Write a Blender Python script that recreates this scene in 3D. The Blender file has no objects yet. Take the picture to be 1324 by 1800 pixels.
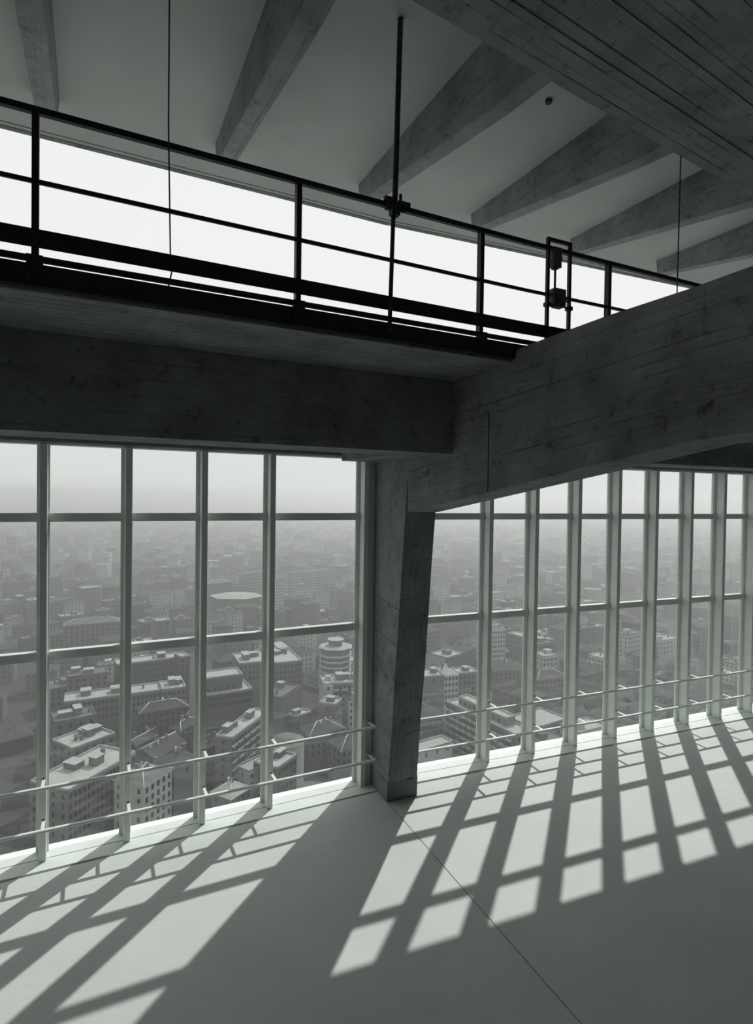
import bpy, bmesh, math, random
from mathutils import Vector, Matrix

# ------------------------------------------------------------------ camera, sky, sun, exposure
scn = bpy.context.scene
COL = scn.collection
FOC, PCX, PCY, PITCH, ROLL, EYE = 1012.97, 666.0, 891.5, 0.0183, 0.0142, 4.5343
cam_d = bpy.data.cameras.new('camera'); cam = bpy.data.objects.new('camera', cam_d); COL.objects.link(cam)
cam_d.sensor_fit = 'VERTICAL'; cam_d.sensor_height = 36.0; cam_d.lens = 36.0 * FOC / 1800.0
cam_d.shift_x = (662.0 - PCX) / 1800.0; cam_d.shift_y = (PCY - 900.0) / 1800.0
cam_d.clip_start = 0.05; cam_d.clip_end = 20000
cam.location = (0, 0, EYE)
cam.rotation_mode = 'QUATERNION'
cam.rotation_quaternion = (Matrix.Rotation(math.pi / 2 - PITCH, 4, 'X') @ Matrix.Rotation(ROLL, 4, 'Z')).to_quaternion()
scn.camera = cam

SUN_AZ, SUN_EL = 0.3704, 0.8128
world = bpy.data.worlds.new('hazy_sky'); scn.world = world; world.use_nodes = True
bg = world.node_tree.nodes['Background']; bg.inputs[0].default_value = (0.985, 1.0, 0.975, 1); bg.inputs[1].default_value = 0.69
sd = bpy.data.lights.new('sun_offscreen', 'SUN'); sd.energy = 2.75; sd.angle = 0.012; sd.color = (1.0, 1.0, 0.985)
sun = bpy.data.objects.new('sun_offscreen', sd); COL.objects.link(sun)
to_sun = Vector((math.sin(SUN_AZ) * math.cos(SUN_EL), math.cos(SUN_AZ) * math.cos(SUN_EL), math.sin(SUN_EL)))
sun.rotation_euler = to_sun.to_track_quat('Z', 'Y').to_euler()
sun.location = to_sun * 60
vs = scn.view_settings; vs.view_transform = 'Standard'; vs.look = 'None'; vs.gamma = 1.0; vs.use_curve_mapping = False; vs.exposure = 0.36

# ------------------------------------------------------------------ frames (facade folds at the column)
A_R, A_L = 1.1822, 1.107
P0 = Vector((0.2179, 8.8819, 0))
UP = Vector((0, 0, 1))
class Frame:
    def __init__(s, a):
        s.a = a; s.e = Vector((math.sin(a), math.cos(a), 0)); s.n = Vector((-math.cos(a), math.sin(a), 0)); s.rz = math.pi / 2 - a
    def __call__(s, x, y, z): return P0 + s.e * x + s.n * y + UP * z
    def inv(s, q): d = Vector(q) - P0; return (d.dot(s.e), d.dot(s.n), d.z)
FL, FR, FM = Frame(A_L), Frame(A_R), Frame((A_L + A_R) / 2)

def pixel_ray(x, y):
    X, Y = x - PCX, y - PCY; c, s = math.cos(ROLL), math.sin(ROLL)
    X, Y = X * c + Y * s, -X * s + Y * c
    u = -Y / FOC; c, s = math.cos(PITCH), math.sin(PITCH)
    return Vector((X / FOC, c + s * u, -s + c * u))
def on_level(x, y, z):
    d = pixel_ray(x, y); return Vector((0, 0, EYE)) + d * ((z - EYE) / d.z)

# ------------------------------------------------------------------ materials
CONC = 0.26      # the same cast concrete everywhere in the room
def grey(g): return (g * 0.95, g, g * 0.965, 1)
def new_mat(name):
    m = bpy.data.materials.new(name); m.use_nodes = True
    nt = m.node_tree; return m, nt, nt.nodes['Principled BSDF']
def N(nt, t, **k):
    n = nt.nodes.new(t)
    for a, b in k.items(): setattr(n, a, b)
    return n
def plain(name, g, rough=0.6, metal=0.0, var=0.08, scale=4.0, spec=0.4, bump=0.0):
    m, nt, b = new_mat(name)
    tc = N(nt, 'ShaderNodeTexCoord'); no = N(nt, 'ShaderNodeTexNoise'); no.inputs['Scale'].default_value = scale; no.inputs['Detail'].default_value = 5
    nt.links.new(tc.outputs['Object'], no.inputs['Vector'])
    r = N(nt, 'ShaderNodeMapRange'); r.inputs[3].default_value = 1 - var; r.inputs[4].default_value = 1 + var; r.inputs[1].default_value = 0.25; r.inputs[2].default_value = 0.69
    nt.links.new(no.outputs['Fac'], r.inputs[0])
    mx = N(nt, 'ShaderNodeMix', data_type='RGBA', blend_type='MULTIPLY'); mx.inputs[0].default_value = 1
    mx.inputs[6].default_value = grey(g); nt.links.new(r.outputs[0], mx.inputs[7]); nt.links.new(mx.outputs[2], b.inputs['Base Color'])
    b.inputs['Roughness'].default_value = rough; b.inputs['Metallic'].default_value = metal; b.inputs['Specular IOR Level'].default_value = spec
    if bump:
        bp = N(nt, 'ShaderNodeBump'); bp.inputs['Strength'].default_value = bump; bp.inputs['Distance'].default_value = 0.01
        nt.links.new(no.outputs['Fac'], bp.inputs['Height']); nt.links.new(bp.outputs[0], b.inputs['Normal'])
    return m
def math_n(nt, op, a, bv=None, c=None):
    n = N(nt, 'ShaderNodeMath', operation=op)
    for i, v in enumerate((a, bv, c)):
        if v is None: continue
        if isinstance(v, (int, float)): n.inputs[i].default_value = v
        else: nt.links.new(v, n.inputs[i])
    return n.outputs[0]
def board_concrete(name, g, bw=0.12, var=0.12, line=0.45, length=4.2, bump=0.5):
    """cast concrete with the imprint of shuttering boards; uv in metres, u along the boards"""
    m, nt, b = new_mat(name)
    uv = N(nt, 'ShaderNodeUVMap', uv_map='board'); sp = N(nt, 'ShaderNodeSeparateXYZ'); nt.links.new(uv.outputs[0], sp.inputs[0])
    u, v = sp.outputs[0], sp.outputs[1]
    row = math_n(nt, 'DIVIDE', v, bw); rid = math_n(nt, 'FLOOR', row); fr = math_n(nt, 'SUBTRACT', row, rid)
    w1 = N(nt, 'ShaderNodeTexWhiteNoise', noise_dimensions='1D'); nt.links.new(rid, w1.inputs['W'])
    cu = math_n(nt, 'ADD', math_n(nt, 'DIVIDE', u, length), math_n(nt, 'MULTIPLY', w1.outputs[0], 7.0)); cid = math_n(nt, 'FLOOR', cu)
    cmb = N(nt, 'ShaderNodeCombineXYZ'); nt.links.new(rid, cmb.inputs[0]); nt.links.new(cid, cmb.inputs[1])
    w2 = N(nt, 'ShaderNodeTexWhiteNoise', noise_dimensions='2D'); nt.links.new(cmb.outputs[0], w2.inputs['Vector'])
    # grain, stretched along the boards
    mp = N(nt, 'ShaderNodeMapping'); mp.inputs['Scale'].default_value = (1.6, 26, 1); nt.links.new(uv.outputs[0], mp.inputs[0])
    gr = N(nt, 'ShaderNodeTexNoise'); gr.inputs['Scale'].default_value = 1.6; gr.inputs['Detail'].default_value = 8; gr.inputs['Roughness'].default_value = 0.65; nt.links.new(mp.outputs[0], gr.inputs['Vector'])
    tc = N(nt, 'ShaderNodeTexCoord')
    st = N(nt, 'ShaderNodeTexNoise'); st.inputs['Scale'].default_value = 1.7; st.inputs['Detail'].default_value = 6; st.inputs['Roughness'].default_value = 0.6; nt.links.new(tc.outputs['Object'], st.inputs['Vector'])
    pit = N(nt, 'ShaderNodeTexNoise'); pit.inputs['Scale'].default_value = 38; pit.inputs['Detail'].default_value = 4; nt.links.new(tc.outputs['Object'], pit.inputs['Vector'])
    # joint: distance to row edge, broken by noise
    ed = math_n(nt, 'MINIMUM', fr, math_n(nt, 'SUBTRACT', 1.0, fr))
    brk = N(nt, 'ShaderNodeMapRange'); nt.links.new(math_n(nt, 'ADD', math_n(nt, 'MULTIPLY', st.outputs['Fac'], 0.6), math_n(nt, 'MULTIPLY', w1.outputs[0], 0.5)), brk.inputs[0]); brk.inputs[1].default_value = 0.35; brk.inputs[2].default_value = 0.75; brk.inputs[3].default_value = 0.02; brk.inputs[4].default_value = 0.24
    jw = math_n(nt, 'MULTIPLY', gr.outputs['Fac'], brk.outputs[0])
    jl = N(nt, 'ShaderNodeMapRange', interpolation_type='SMOOTHSTEP'); nt.links.new(ed, jl.inputs[0]); jl.inputs[1].default_value = 0.0; nt.links.new(jw, jl.inputs[2])
    cm2 = N(nt, 'ShaderNodeCombineXYZ'); nt.links.new(math_n(nt, 'MULTIPLY', u, 1.3), cm2.inputs[0]); nt.links.new(math_n(nt, 'MULTIPLY', math_n(nt, 'ROUND', row), 5.3), cm2.inputs[1])
    vn = N(nt, 'ShaderNodeTexNoise'); vn.inputs['Scale'].default_value = 1.0; vn.inputs['Detail'].default_value = 3; nt.links.new(cm2.outputs[0], vn.inputs['Vector'])
    vis = N(nt, 'ShaderNodeMapRange'); nt.links.new(vn.outputs['Fac'], vis.inputs[0]); vis.inputs[1].default_value = 0.40; vis.inputs[2].default_value = 0.62; vis.inputs[3].default_value = 1.0; vis.inputs[4].default_value = 1 - line * 1.25
    nt.links.new(vis.outputs[0], jl.inputs[3]); jl.inputs[4].default_value = 1.0
    hc = N(nt, 'ShaderNodeTexNoise'); hc.inputs['Scale'].default_value = 7.5; hc.inputs['Detail'].default_value = 7; hc.inputs['Roughness'].default_value = 0.7; nt.links.new(tc.outputs['Object'], hc.inputs['Vector'])
    hs = N(nt, 'ShaderNodeMapRange', interpolation_type='SMOOTHSTEP'); nt.links.new(hc.outputs['Fac'], hs.inputs[0]); hs.inputs[1].default_value = 0.54; hs.inputs[2].default_value = 0.72; hs.inputs[3].default_value = 0.0; hs.inputs[4].default_value = -0.6
    t = math_n(nt, 'MULTIPLY', math_n(nt, 'SUBTRACT', w2.outputs[0], 0.5), var)
    t = math_n(nt, 'ADD', t, math_n(nt, 'MULTIPLY', math_n(nt, 'SUBTRACT', gr.outputs['Fac'], 0.5), 0.7))
    t = math_n(nt, 'ADD', t, math_n(nt, 'MULTIPLY', math_n(nt, 'SUBTRACT', st.outputs['Fac'], 0.5), 1.5))
    t = math_n(nt, 'ADD', t, math_n(nt, 'MULTIPLY', math_n(nt, 'SUBTRACT', pit.outputs['Fac'], 0.5), 0.35))
    t = math_n(nt, 'ADD', t, hs.outputs[0])
    t = math_n(nt, 'MAXIMUM', math_n(nt, 'ADD', t, 1.05), 0.28)
    f = math_n(nt, 'MULTIPLY', t, jl.outputs[0])
    mx = N(nt, 'ShaderNodeMix', data_type='RGBA', blend_type='MULTIPLY'); mx.inputs[0].default_value = 1
    mx.inputs[6].default_value = grey(g); nt.links.new(f, mx.inputs[7]); nt.links.new(mx.outputs[2], b.inputs['Base Color'])
    b.inputs['Roughness'].default_value = 0.85; b.inputs['Specular IOR Level'].default_value = 0.25
    hgt = math_n(nt, 'ADD', math_n(nt, 'MULTIPLY', jl.outputs[0], 0.8), math_n(nt, 'MULTIPLY', gr.outputs['Fac'], 0.5))
    hgt = math_n(nt, 'ADD', hgt, math_n(nt, 'MULTIPLY', w2.outputs[0], 0.35))
    bp = N(nt, 'ShaderNodeBump'); bp.inputs['Strength'].default_value = bump; bp.inputs['Distance'].default_value = 0.012
    nt.links.new(hgt, bp.inputs['Height']); nt.links.new(bp.outputs[0], b.inputs['Normal'])
    return m
def floor_mat():
    m, nt, b = new_mat('pale_screed')
    tc = N(nt, 'ShaderNodeTexCoord')
    n1 = N(nt, 'ShaderNodeTexNoise'); n1.inputs['Scale'].default_value = 1.1; n1.inputs['Detail'].default_value = 7; nt.links.new(tc.outputs['Object'], n1.inputs['Vector'])
    mp = N(nt, 'ShaderNodeMapping'); mp.inputs['Rotation'].default_value = (0, 0, 0.9); mp.inputs['Scale'].default_value = (3, 40, 1); nt.links.new(tc.outputs['Object'], mp.inputs[0])
    n2 = N(nt, 'ShaderNodeTexNoise'); n2.inputs['Scale'].default_value = 1.2; n2.inputs['Detail'].default_value = 5; nt.links.new(mp.outputs[0], n2.inputs['Vector'])
    t = math_n(nt, 'ADD', math_n(nt, 'MULTIPLY', n1.outputs['Fac'], 0.22), math_n(nt, 'MULTIPLY', n2.outputs['Fac'], 0.16)); t = math_n(nt, 'ADD', t, 0.81)
    mx = N(nt, 'ShaderNodeMix', data_type='RGBA', blend_type='MULTIPLY'); mx.inputs[0].default_value = 1
    mx.inputs[6].default_value = grey(0.67); nt.links.new(t, mx.inputs[7]); nt.links.new(mx.outputs[2], b.inputs['Base Color'])
    b.inputs['Roughness'].default_value = 0.6; b.inputs['Specular IOR Level'].default_value = 0.25
    return m
def glass_mat():
    m = bpy.data.materials.new('window_glass'); m.use_nodes = True; nt = m.node_tree; nt.nodes.clear()
    o = N(nt, 'ShaderNodeOutputMaterial'); mix = N(nt, 'ShaderNodeMixShader'); tr = N(nt, 'ShaderNodeBsdfTransparent'); gl = N(nt, 'ShaderNodeBsdfGlossy')
    tr.inputs[0].default_value = (0.94, 0.95, 0.945, 1); gl.inputs['Roughness'].default_value = 0.02; gl.inputs[0].default_value = (0.9, 0.9, 0.9, 1)
    fr = N(nt, 'ShaderNodeFresnel'); geo = N(nt, 'ShaderNodeNewGeometry')      # thin sheet: the same reflectance from both faces
    ior = N(nt, 'ShaderNodeMapRange'); ior.inputs[3].default_value = 1.42; ior.inputs[4].default_value = 1 / 1.42
    nt.links.new(geo.outputs['Backfacing'], ior.inputs[0]); nt.links.new(ior.outputs[0], fr.inputs[0])
    nt.links.new(fr.outputs[0], mix.inputs[0]); nt.links.new(tr.outputs[0], mix.inputs[1]); nt.links.new(gl.outputs[0], mix.inputs[2]); nt.links.new(mix.outputs[0], o.inputs[0])
    return m
M = dict(
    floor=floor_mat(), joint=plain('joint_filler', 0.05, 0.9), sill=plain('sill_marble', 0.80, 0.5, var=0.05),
    girder=board_concrete('girder_concrete', CONC), column=board_concrete('column_concrete', CONC, bw=0.09, length=9.0, var=0.05),
    soffit=board_concrete('soffit_concrete', CONC, bw=0.115, line=0.78, length=2.4), beamface=board_concrete('edge_beam_concrete', CONC, bw=0.16, line=0.3),
    rib=board_concrete('rib_concrete', CONC, bw=0.15, line=0.35), roofbeam=board_concrete('roof_beam_concrete', CONC, bw=0.19, line=0.75),
    plinth=plain('plinth_mortar', 0.22, 0.85, var=0.12), ceiling=plain('ceiling_plaster', 0.52, 0.9, var=0.06, scale=1.3, bump=0.15),
    wall=plain('back_wall_plaster', 0.45, 0.9), transom=plain('transom_aluminium', 0.80, 0.45, var=0.04, spec=0.5), deck_bounce=plain('gallery_deck_bounce', 0.55, 0.8),  alu=plain('anodised_aluminium', 0.80, 0.42, var=0.04, spec=0.5), aludark=plain('mullion_web', 0.80, 0.5, var=0.04),
    head=plain('head_panel_render', CONC, 0.7), rail=plain('painted_guard_bar', 0.88, 0.45, var=0.04), black=plain('black_painted_steel', 0.022, 0.5, var=0.2, spec=0.3),
    rust=plain('rusty_tube', 0.045, 0.8, var=0.5, scale=30), motor=plain('grey_motor_housing', 0.09, 0.5), wire=plain('steel_wire', 0.03, 0.6), glass=glass_mat())

# ------------------------------------------------------------------ mesh helpers
def quadbox(bm, pts):
    """8 points: bottom 4 then top 4, same winding"""
    v = [bm.verts.new(p) for p in pts]
    for f in ((3, 2, 1, 0), (4, 5, 6, 7), (0, 1, 5, 4), (1, 2, 6, 5), (2, 3, 7, 6), (3, 0, 4, 7)):
        bm.faces.new([v[i] for i in f])
def box(bm, F, s0, s1, n0, n1, z0, z1):
    quadbox(bm, [F(s0, n0, z0), F(s1, n0, z0), F(s1, n1, z0), F(s0, n1, z0), F(s0, n0, z1), F(s1, n0, z1), F(s1, n1, z1), F(s0, n1, z1)])
def tube(bm, a, b, r, k=10):
    a, b = Vector(a), Vector(b); d = (b - a).normalized(); x = d.orthogonal().normalized(); y = d.cross(x)
    A = [bm.verts.new(a + (x * math.cos(t) + y * math.sin(t)) * r) for t in [2 * math.pi * i / k for i in range(k)]]
    B = [bm.verts.new(b + (x * math.cos(t) + y * math.sin(t)) * r) for t in [2 * math.pi * i / k for i in range(k)]]
    for i in range(k): f = bm.faces.new((A[i], A[(i + 1) % k], B[(i + 1) % k], B[i])); f.smooth = True
    bm.faces.new(A[::-1]); bm.faces.new(B)
def prism(bm, poly, ext):
    a = [bm.verts.new(p) for p in poly]; b = [bm.verts.new(Vector(p) + ext) for p in poly]; k = len(poly)
    bm.faces.new(a[::-1]); bm.faces.new(b)
    for i in range(k): bm.faces.new((a[i], a[(i + 1) % k], b[(i + 1) % k], b[i]))
def tag(o, label=None, cat=None, group=None, kind=None):
    if label: o['label'] = label
    if cat: o['category'] = cat
    if group: o['group'] = group
    if kind: o['kind'] = kind
    return o
def wloc(o):
    p = Vector(o.location)
    while o.parent: o = o.parent; p += Vector(o.location)
    return p
def done(name, bm, mat, parent=None, board=None, bevel=0.0):
    """world-coordinate bmesh -> one object whose origin is at its base"""
    bmesh.ops.recalc_face_normals(bm, faces=bm.faces)
    if bevel: bmesh.ops.bevel(bm, geom=[e for e in bm.edges], offset=bevel, segments=1, affect='EDGES')
    vs_ = [v.co for v in bm.verts]
    c = Vector(((min(v.x for v in vs_) + max(v.x for v in vs_)) / 2, (min(v.y for v in vs_) + max(v.y for v in vs_)) / 2, min(v.z for v in vs_)))
    if board is not None:
        bd = Vector(board).normalized(); uvl = bm.loops.layers.uv.new('board')
        for f in bm.faces:
            t = bd - f.normal * bd.dot(f.normal)
            if t.length < 0.2: t = f.normal.orthogonal()
            t.normalize(); w = f.normal.cross(t)
            for l in f.loops: l[uvl].uv = (l.vert.co.dot(t), l.vert.co.dot(w))
    bmesh.ops.translate(bm, verts=bm.verts, vec=-c)
    me = bpy.data.meshes.new(name); bm.to_mesh(me); bm.free(); me.materials.append(M[mat] if isinstance(mat, str) else mat)
    o = bpy.data.objects.new(name, me); COL.objects.link(o)
    if parent: o.parent = parent; o.location = c - wloc(parent)
    else: o.location = c
    return o
def empty(name, loc):
    o = bpy.data.objects.new(name, None); COL.objects.link(o); o.location = loc; o.empty_display_size = 0.2; return o
def inst(name, me, parent, loc, rz=0.0, scale=(1, 1, 1)):
    o = bpy.data.objects.new(name, me); COL.objects.link(o); o.parent = parent
    o.location = Vector(loc) - (wloc(parent) if parent else Vector()); o.rotation_euler = (0, 0, rz); o.scale = scale; return o
def B(): return bmesh.new()
def boxpart(name, F, dims, mat, parent=None, board=None, bevel=0.0):
    bm = B(); box(bm, F, *dims); return done(name, bm, mat, parent, board, bevel)

# ------------------------------------------------------------------ room shell
S_L0, S_R1 = -9.2, 12.2
GROOVE = 0.027
bm = B(); box(bm, FM, -11, 14, -14.2, 0.0, -0.4, -0.07); fl = done('floor', bm, 'joint'); tag(fl, 'pale smooth floor crossed by a dark joint and window shadows', 'floor', kind='structure')
JN = 0.007
def slab_poly(F, s_out, sign):
    a = FM(sign * JN - 0.19, -GROOVE * 1.0, 0); pts = [FM(sign * JN - 0.19, -14, -0.07), F(s_out, -14, -0.07), F(s_out, -GROOVE, -0.07)]
    j = F(sign * JN - 0.19, -GROOVE, -0.07); return pts + [Vector((a.x, a.y, -0.07))]
for F, so, sg in ((FL, S_L0, -1), (FR, S_R1, 1)):
    bm = B(); prism(bm, slab_poly(F, so, sg), Vector((0, 0, 0.07))); done('floor_slab', bm, 'floor', fl)
ZR = 8.8
e_l, e_m, e_r = FL(S_L0 - 3, 0.26, ZR), FM(0, 0.26, ZR), FR(S_R1 + 3, 0.26, ZR)
bm = B(); prism(bm, [FM(-12.5, -14.2, ZR), FM(15.5, -14.2, ZR), e_r, e_m, e_l], Vector((0, 0, 0.25)))
c = tag(done('ceiling', bm, 'ceiling'), 'grey plastered roof soffit above the gallery', 'ceiling', kind='structure')
for F, a, b_ in ((FL, S_L0 - 3, 0.0), (FR, 0.0, S_R1 + 3)):
    bm = B(); box(bm, F, a, b_, 0.205, 0.28, ZR - 0.012, ZR + 0.25); box(bm, F, a, b_, 0.125, 0.135, ZR - 0.008, ZR + 0.01); done('drip_edge', bm, 'girder', c, board=F.e)
tag(boxpart('wall_back', FM, (-12, 15, -14.3, -14.05, 0, 8.8), 'wall'), 'plain grey core wall behind the room', 'wall', kind='structure')
tag(boxpart('wall_left', FM, (-11.2, -11, -14.2, 0.5, 0, 8.8), 'wall'), 'plain grey end wall by the short run of windows', 'wall', kind='structure')
tag(boxpart('wall_right', FM, (14, 14.2, -14.2, 0.5, 0, 8.8), 'wall'), 'plain grey end wall by the long run of windows', 'wall', kind='structure')

# ------------------------------------------------------------------ window walls
NF, NG, ZH = 0.21, 0.46, 5.12      # mullion front, glass, glazing head
HM, HT = 2.487, 4.219
TH = 0.056                          # half height of the transoms
def mullion_meshes():
    out = []
    I = lambda s, n, z: Vector((s, n, z))
    for nm, parts, mat in (('mullion', [(-0.025, 0.055, 0.0, 0.135, 0, ZH)], 'alu'), ('web', [(-0.012, 0.04, 0.13, 0.20, 0, ZH)], 'aludark'),
                           ('glazing_bead', [(-0.055, 0.06, 0.195, 0.275, 0, ZH), (-0.068, -0.05, 0.215, 0.24, 0, ZH), (0.055, 0.073, 0.215, 0.24, 0, ZH)], 'alu')):
        bm = B()
        for p in parts: box(bm, I, *p)
        bmesh.ops.recalc_face_normals(bm, faces=bm.faces)
        if nm == 'mullion': bmesh.ops.bevel(bm, geom=list(bm.edges), offset=0.004, segments=1, affect='EDGES')
        me = bpy.data.meshes.new(nm); bm.to_mesh(me); bm.free(); me.materials.append(M[mat]); out.append(me)
    return out
MM = mullion_meshes()
def window_wall(name, F, fins, edge0, edge1, label):
    root = empty(name, F((edge0 + edge1) / 2, NF, 0)); tag(root, label, 'window', kind='structure')
    for s in fins:
        m = inst('mullion', MM[0], root, F(s, NF, 0), F.rz); 
        inst('web', MM[1], m, F(s, NF, 0), 0); inst('glazing_bead', MM[2], m, F(s, NF, 0), 0)
    for ch in root.children:
        for g in ch.children: g.location = (0, 0, 0)
    xs = sorted(fins + [edge0, edge1])
    for a, b_ in zip(xs[:-1], xs[1:]):
        if b_ - a < 0.2: continue
        for h in (HM, HT):
            bm = B(); box(bm, F, a + 0.03, b_ - 0.02, NF + 0.165, NG + 0.02, h - TH, h + TH); done('transom', bm, 'transom', root, bevel=0.004)
        for z0, z1 in ((0.0, HM - TH), (HM + TH, HT - TH), (HT + TH, ZH)):
            bm = B(); box(bm, F, a + 0.05, b_ - 0.05, NG - 0.003, NG + 0.003, z0 - 0.02, z1 + 0.02); done('pane', bm, 'glass', root)
    lo, hi = min(xs), max(xs)
    boxpart('sill', F, (lo, hi, GROOVE, 0.272, -0.08, 0.0), 'sill', root); boxpart('sill', F, (lo, hi, 0.279, NG + 0.12, -0.08, 0.004), 'sill', root)
    boxpart('head_frame', F, (lo, hi, NF + 0.06, NG + 0.04, ZH, ZH + 0.03), 'alu', root)
    return root
finsL = [-0.36] + [-1.8457 - 0.95 * k for k in range(8)]
finsR = [0.434] + [1.9196 + 0.95 * k for k in range(11)]
w1 = window_wall('window_1', FL, finsL, S_L0, -0.2, 'tall metal window wall ending in a dark closure panel beside the column')
w2 = window_wall('window_2', FR, finsR, 0.26, S_R1, 'tall metal window wall with many close mullions beyond the sloping girder')
boxpart('closure_panel', FL, (-0.33, -0.1, NF + 0.05, NF + 0.09, 0, ZH), 'aludark', w1)

def guard(F, fins, s0, s1, label):
    root = empty('guard_rail', F((s0 + s1) / 2, NF - 0.25, 0.5)); tag(root, label, 'railing', 'guard rails along the windows')
    for h in (1.022, 0.512):
        bm = B(); box(bm, F, s0, s1, NF - 0.277, NF - 0.227, h - 0.016, h + 0.016); done('guard_bar', bm, 'rail', root, bevel=0.006)
        for s in fins:
            bm = B(); box(bm, F, s + 0.012, s + 0.05, NF - 0.25, NF + 0.03, h - 0.006, h + 0.006)
            bk = done('bracket', bm, 'rail', root)
            bm = B(); tube(bm, F(s + 0.02, NF - 0.012, h), F(s + 0.044, NF - 0.012, h), 0.015, 6); done('bolt', bm, 'black', bk)
guard(FL, [f for f in finsL if f < -1] + [-0.3], S_L0, -0.26, 'two thin pale guard bars on short brackets along the window under the dark beam')
guard(FR, [f for f in finsR if f > 1], 0.3, S_R1, 'two thin pale guard bars on short brackets along the close mullions beyond the column')

# ------------------------------------------------------------------ column and girder
GS0, GS1 = -0.194, 0.289
col = empty('column', FM(0.05, -0.1, 0)); tag(col, 'rough cast concrete column widening upward at the fold of the window wall', 'column')
# shaft: inner face leans inward with height
bm = B()
def colz(z): return -0.345 - (0.80 - 0.345) * z / 4.29
zz = [0.30, 1.15, 2.0, 2.85, 3.65, 4.29, 5.2]
rng = random.Random(3)
rings = []
for z in zz:
    n0 = colz(min(z, 4.29)) if z < 4.3 else -0.90
    j = lambda: rng.uniform(-0.006, 0.006)
    rings.append([bm.verts.new(FM(GS0 + j(), n0 + j(), z)), bm.verts.new(FM(GS1 + j(), n0 + j(), z)), bm.verts.new(FM(GS1, 0.42, z)), bm.verts.new(FM(GS0, 0.42, z))])
for a, b_ in zip(rings[:-1], rings[1:]):
    for i in range(4): bm.faces.new((a[i], a[(i + 1) % 4], b_[(i + 1) % 4], b_[i]))
bm.faces.new(rings[0][::-1]); bm.faces.new(rings[-1])
done('shaft', bm, 'column', col, board=UP)
bm = B()          # short shuttering seams across the two visible faces
for z, a, b_ in ((1.02, 0.6, 1.0), (1.55, 0.35, 0.9), (1.98, 0.0, 0.25), (2.05, 0.1, 0.75), (2.42, 0.02, 0.9), (2.75, 0.55, 0.95), (3.05, 0.0, 0.3), (3.1, 0.6, 1.0), (3.4, 0.0, 0.2), (3.42, 0.55, 0.8), (3.62, 0.6, 1.0), (3.85, 0.0, 0.2)):
    n0 = colz(z) - 0.004; s_a, s_b = GS0 + (GS1 - GS0) * a, GS0 + (GS1 - GS0) * b_
    quadbox(bm, [FM(s_a, n0, z), FM(s_b, n0, z + 0.012), FM(s_b, n0 + 0.02, z + 0.012), FM(s_a, n0 + 0.02, z), FM(s_a, n0, z + 0.012), FM(s_b, n0, z + 0.022), FM(s_b, n0 + 0.02, z + 0.022), FM(s_a, n0 + 0.02, z + 0.012)])
for z in (2.02, 2.42, 2.95): 
    n0, n1 = colz(z) + 0.01, 0.15; quadbox(bm, [FM(GS0 - 0.007, n0, z - 0.05), FM(GS0 + 0.01, n0, z - 0.05), FM(GS0 + 0.01, n1, z + 0.05), FM(GS0 - 0.007, n1, z + 0.05), FM(GS0 - 0.007, n0, z - 0.04), FM(GS0 + 0.01, n0, z - 0.04), FM(GS0 + 0.01, n1, z + 0.058), FM(GS0 - 0.007, n1, z + 0.058)])
tag(done('shuttering_seams', bm, 'plinth', col), kind='stuff')
bm = B(); quadbox(bm, [FM(GS0 - 0.012, -0.36, 0), FM(GS1 + 0.012, -0.36, 0), FM(GS1 + 0.012, 0.4, 0), FM(GS0 - 0.012, 0.4, 0), FM(GS0 - 0.01, -0.375, 0.27), FM(GS1 + 0.01, -0.375, 0.29), FM(GS1 + 0.01, 0.4, 0.3), FM(GS0 - 0.01, 0.4, 0.3)])
bmesh.ops.subdivide_edges(bm, edges=list(bm.edges), cuts=3, use_grid_fill=True)
for v in bm.verts:
    if v.co.z > 0.2: v.co.z += rng.uniform(-0.015, 0.035)
done('plinth', bm, 'plinth', col)

ZT = 6.045
def gbot(n): return 4.326 + (-0.877 - n) * 0.1465 if n > -5.2 else 4.96 + (-5.2 - n) * 0.05
gird = empty('girder', FM(0.05, -5, 4.4)); tag(gird, 'deep board marked concrete girder sloping down to the column', 'beam')
bm = B(); ns = [-0.877, -1.6, -2.3, -3.0, -3.7, -4.4, -5.2, -7, -9, -11.5, -14.05]; K = 12
def gridface(s, jit):
    rows = []
    for n in ns:
        zb = gbot(n); rows.append([bm.verts.new(FM(s, n, zb + (ZT - zb) * k / K)) for k in range(K + 1)])
    return rows
ga = gridface(GS0, 1); gb = gridface(GS1, 1)
uvl = bm.loops.layers.uv.new('board')
def qf(vs4, uvs):
    f = bm.faces.new(vs4)
    for l, u in zip(f.loops, uvs): l[uvl].uv = u
for i in range(len(ns) - 1):
    for k in range(K):
        uv4 = [(ns[i], k * 0.12), (ns[i + 1], k * 0.12), (ns[i + 1], (k + 1) * 0.12), (ns[i], (k + 1) * 0.12)]
        qf((ga[i][k], ga[i + 1][k], ga[i + 1][k + 1], ga[i][k + 1]), uv4)
        qf((gb[i + 1][k], gb[i][k], gb[i][k + 1], gb[i + 1][k + 1]), [uv4[1], uv4[0], uv4[3], uv4[2]])
    for k, r in ((0, 0), (K, 1)):
        q = (ga[i][k], gb[i][k], gb[i + 1][k], ga[i + 1][k]); u4 = [(ns[i], 0.0 + 3 * r), (ns[i], 0.48 + 3 * r), (ns[i + 1], 0.48 + 3 * r), (ns[i + 1], 3 * r)]
        if r: q, u4 = q[::-1], u4[::-1]
        qf(q, u4)
for i in (0, -1):
    for k in range(K): qf((ga[i][k], ga[i][k + 1], gb[i][k + 1], gb[i][k]), [(0, 0), (0, .12), (.48, .12), (.48, 0)])
# rough broken top edge
for rows in (ga, gb):
    for r in rows: r[K].co.z += rng.uniform(-0.012, 0.012)
done('girder_body', bm, 'girder', gird)
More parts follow.
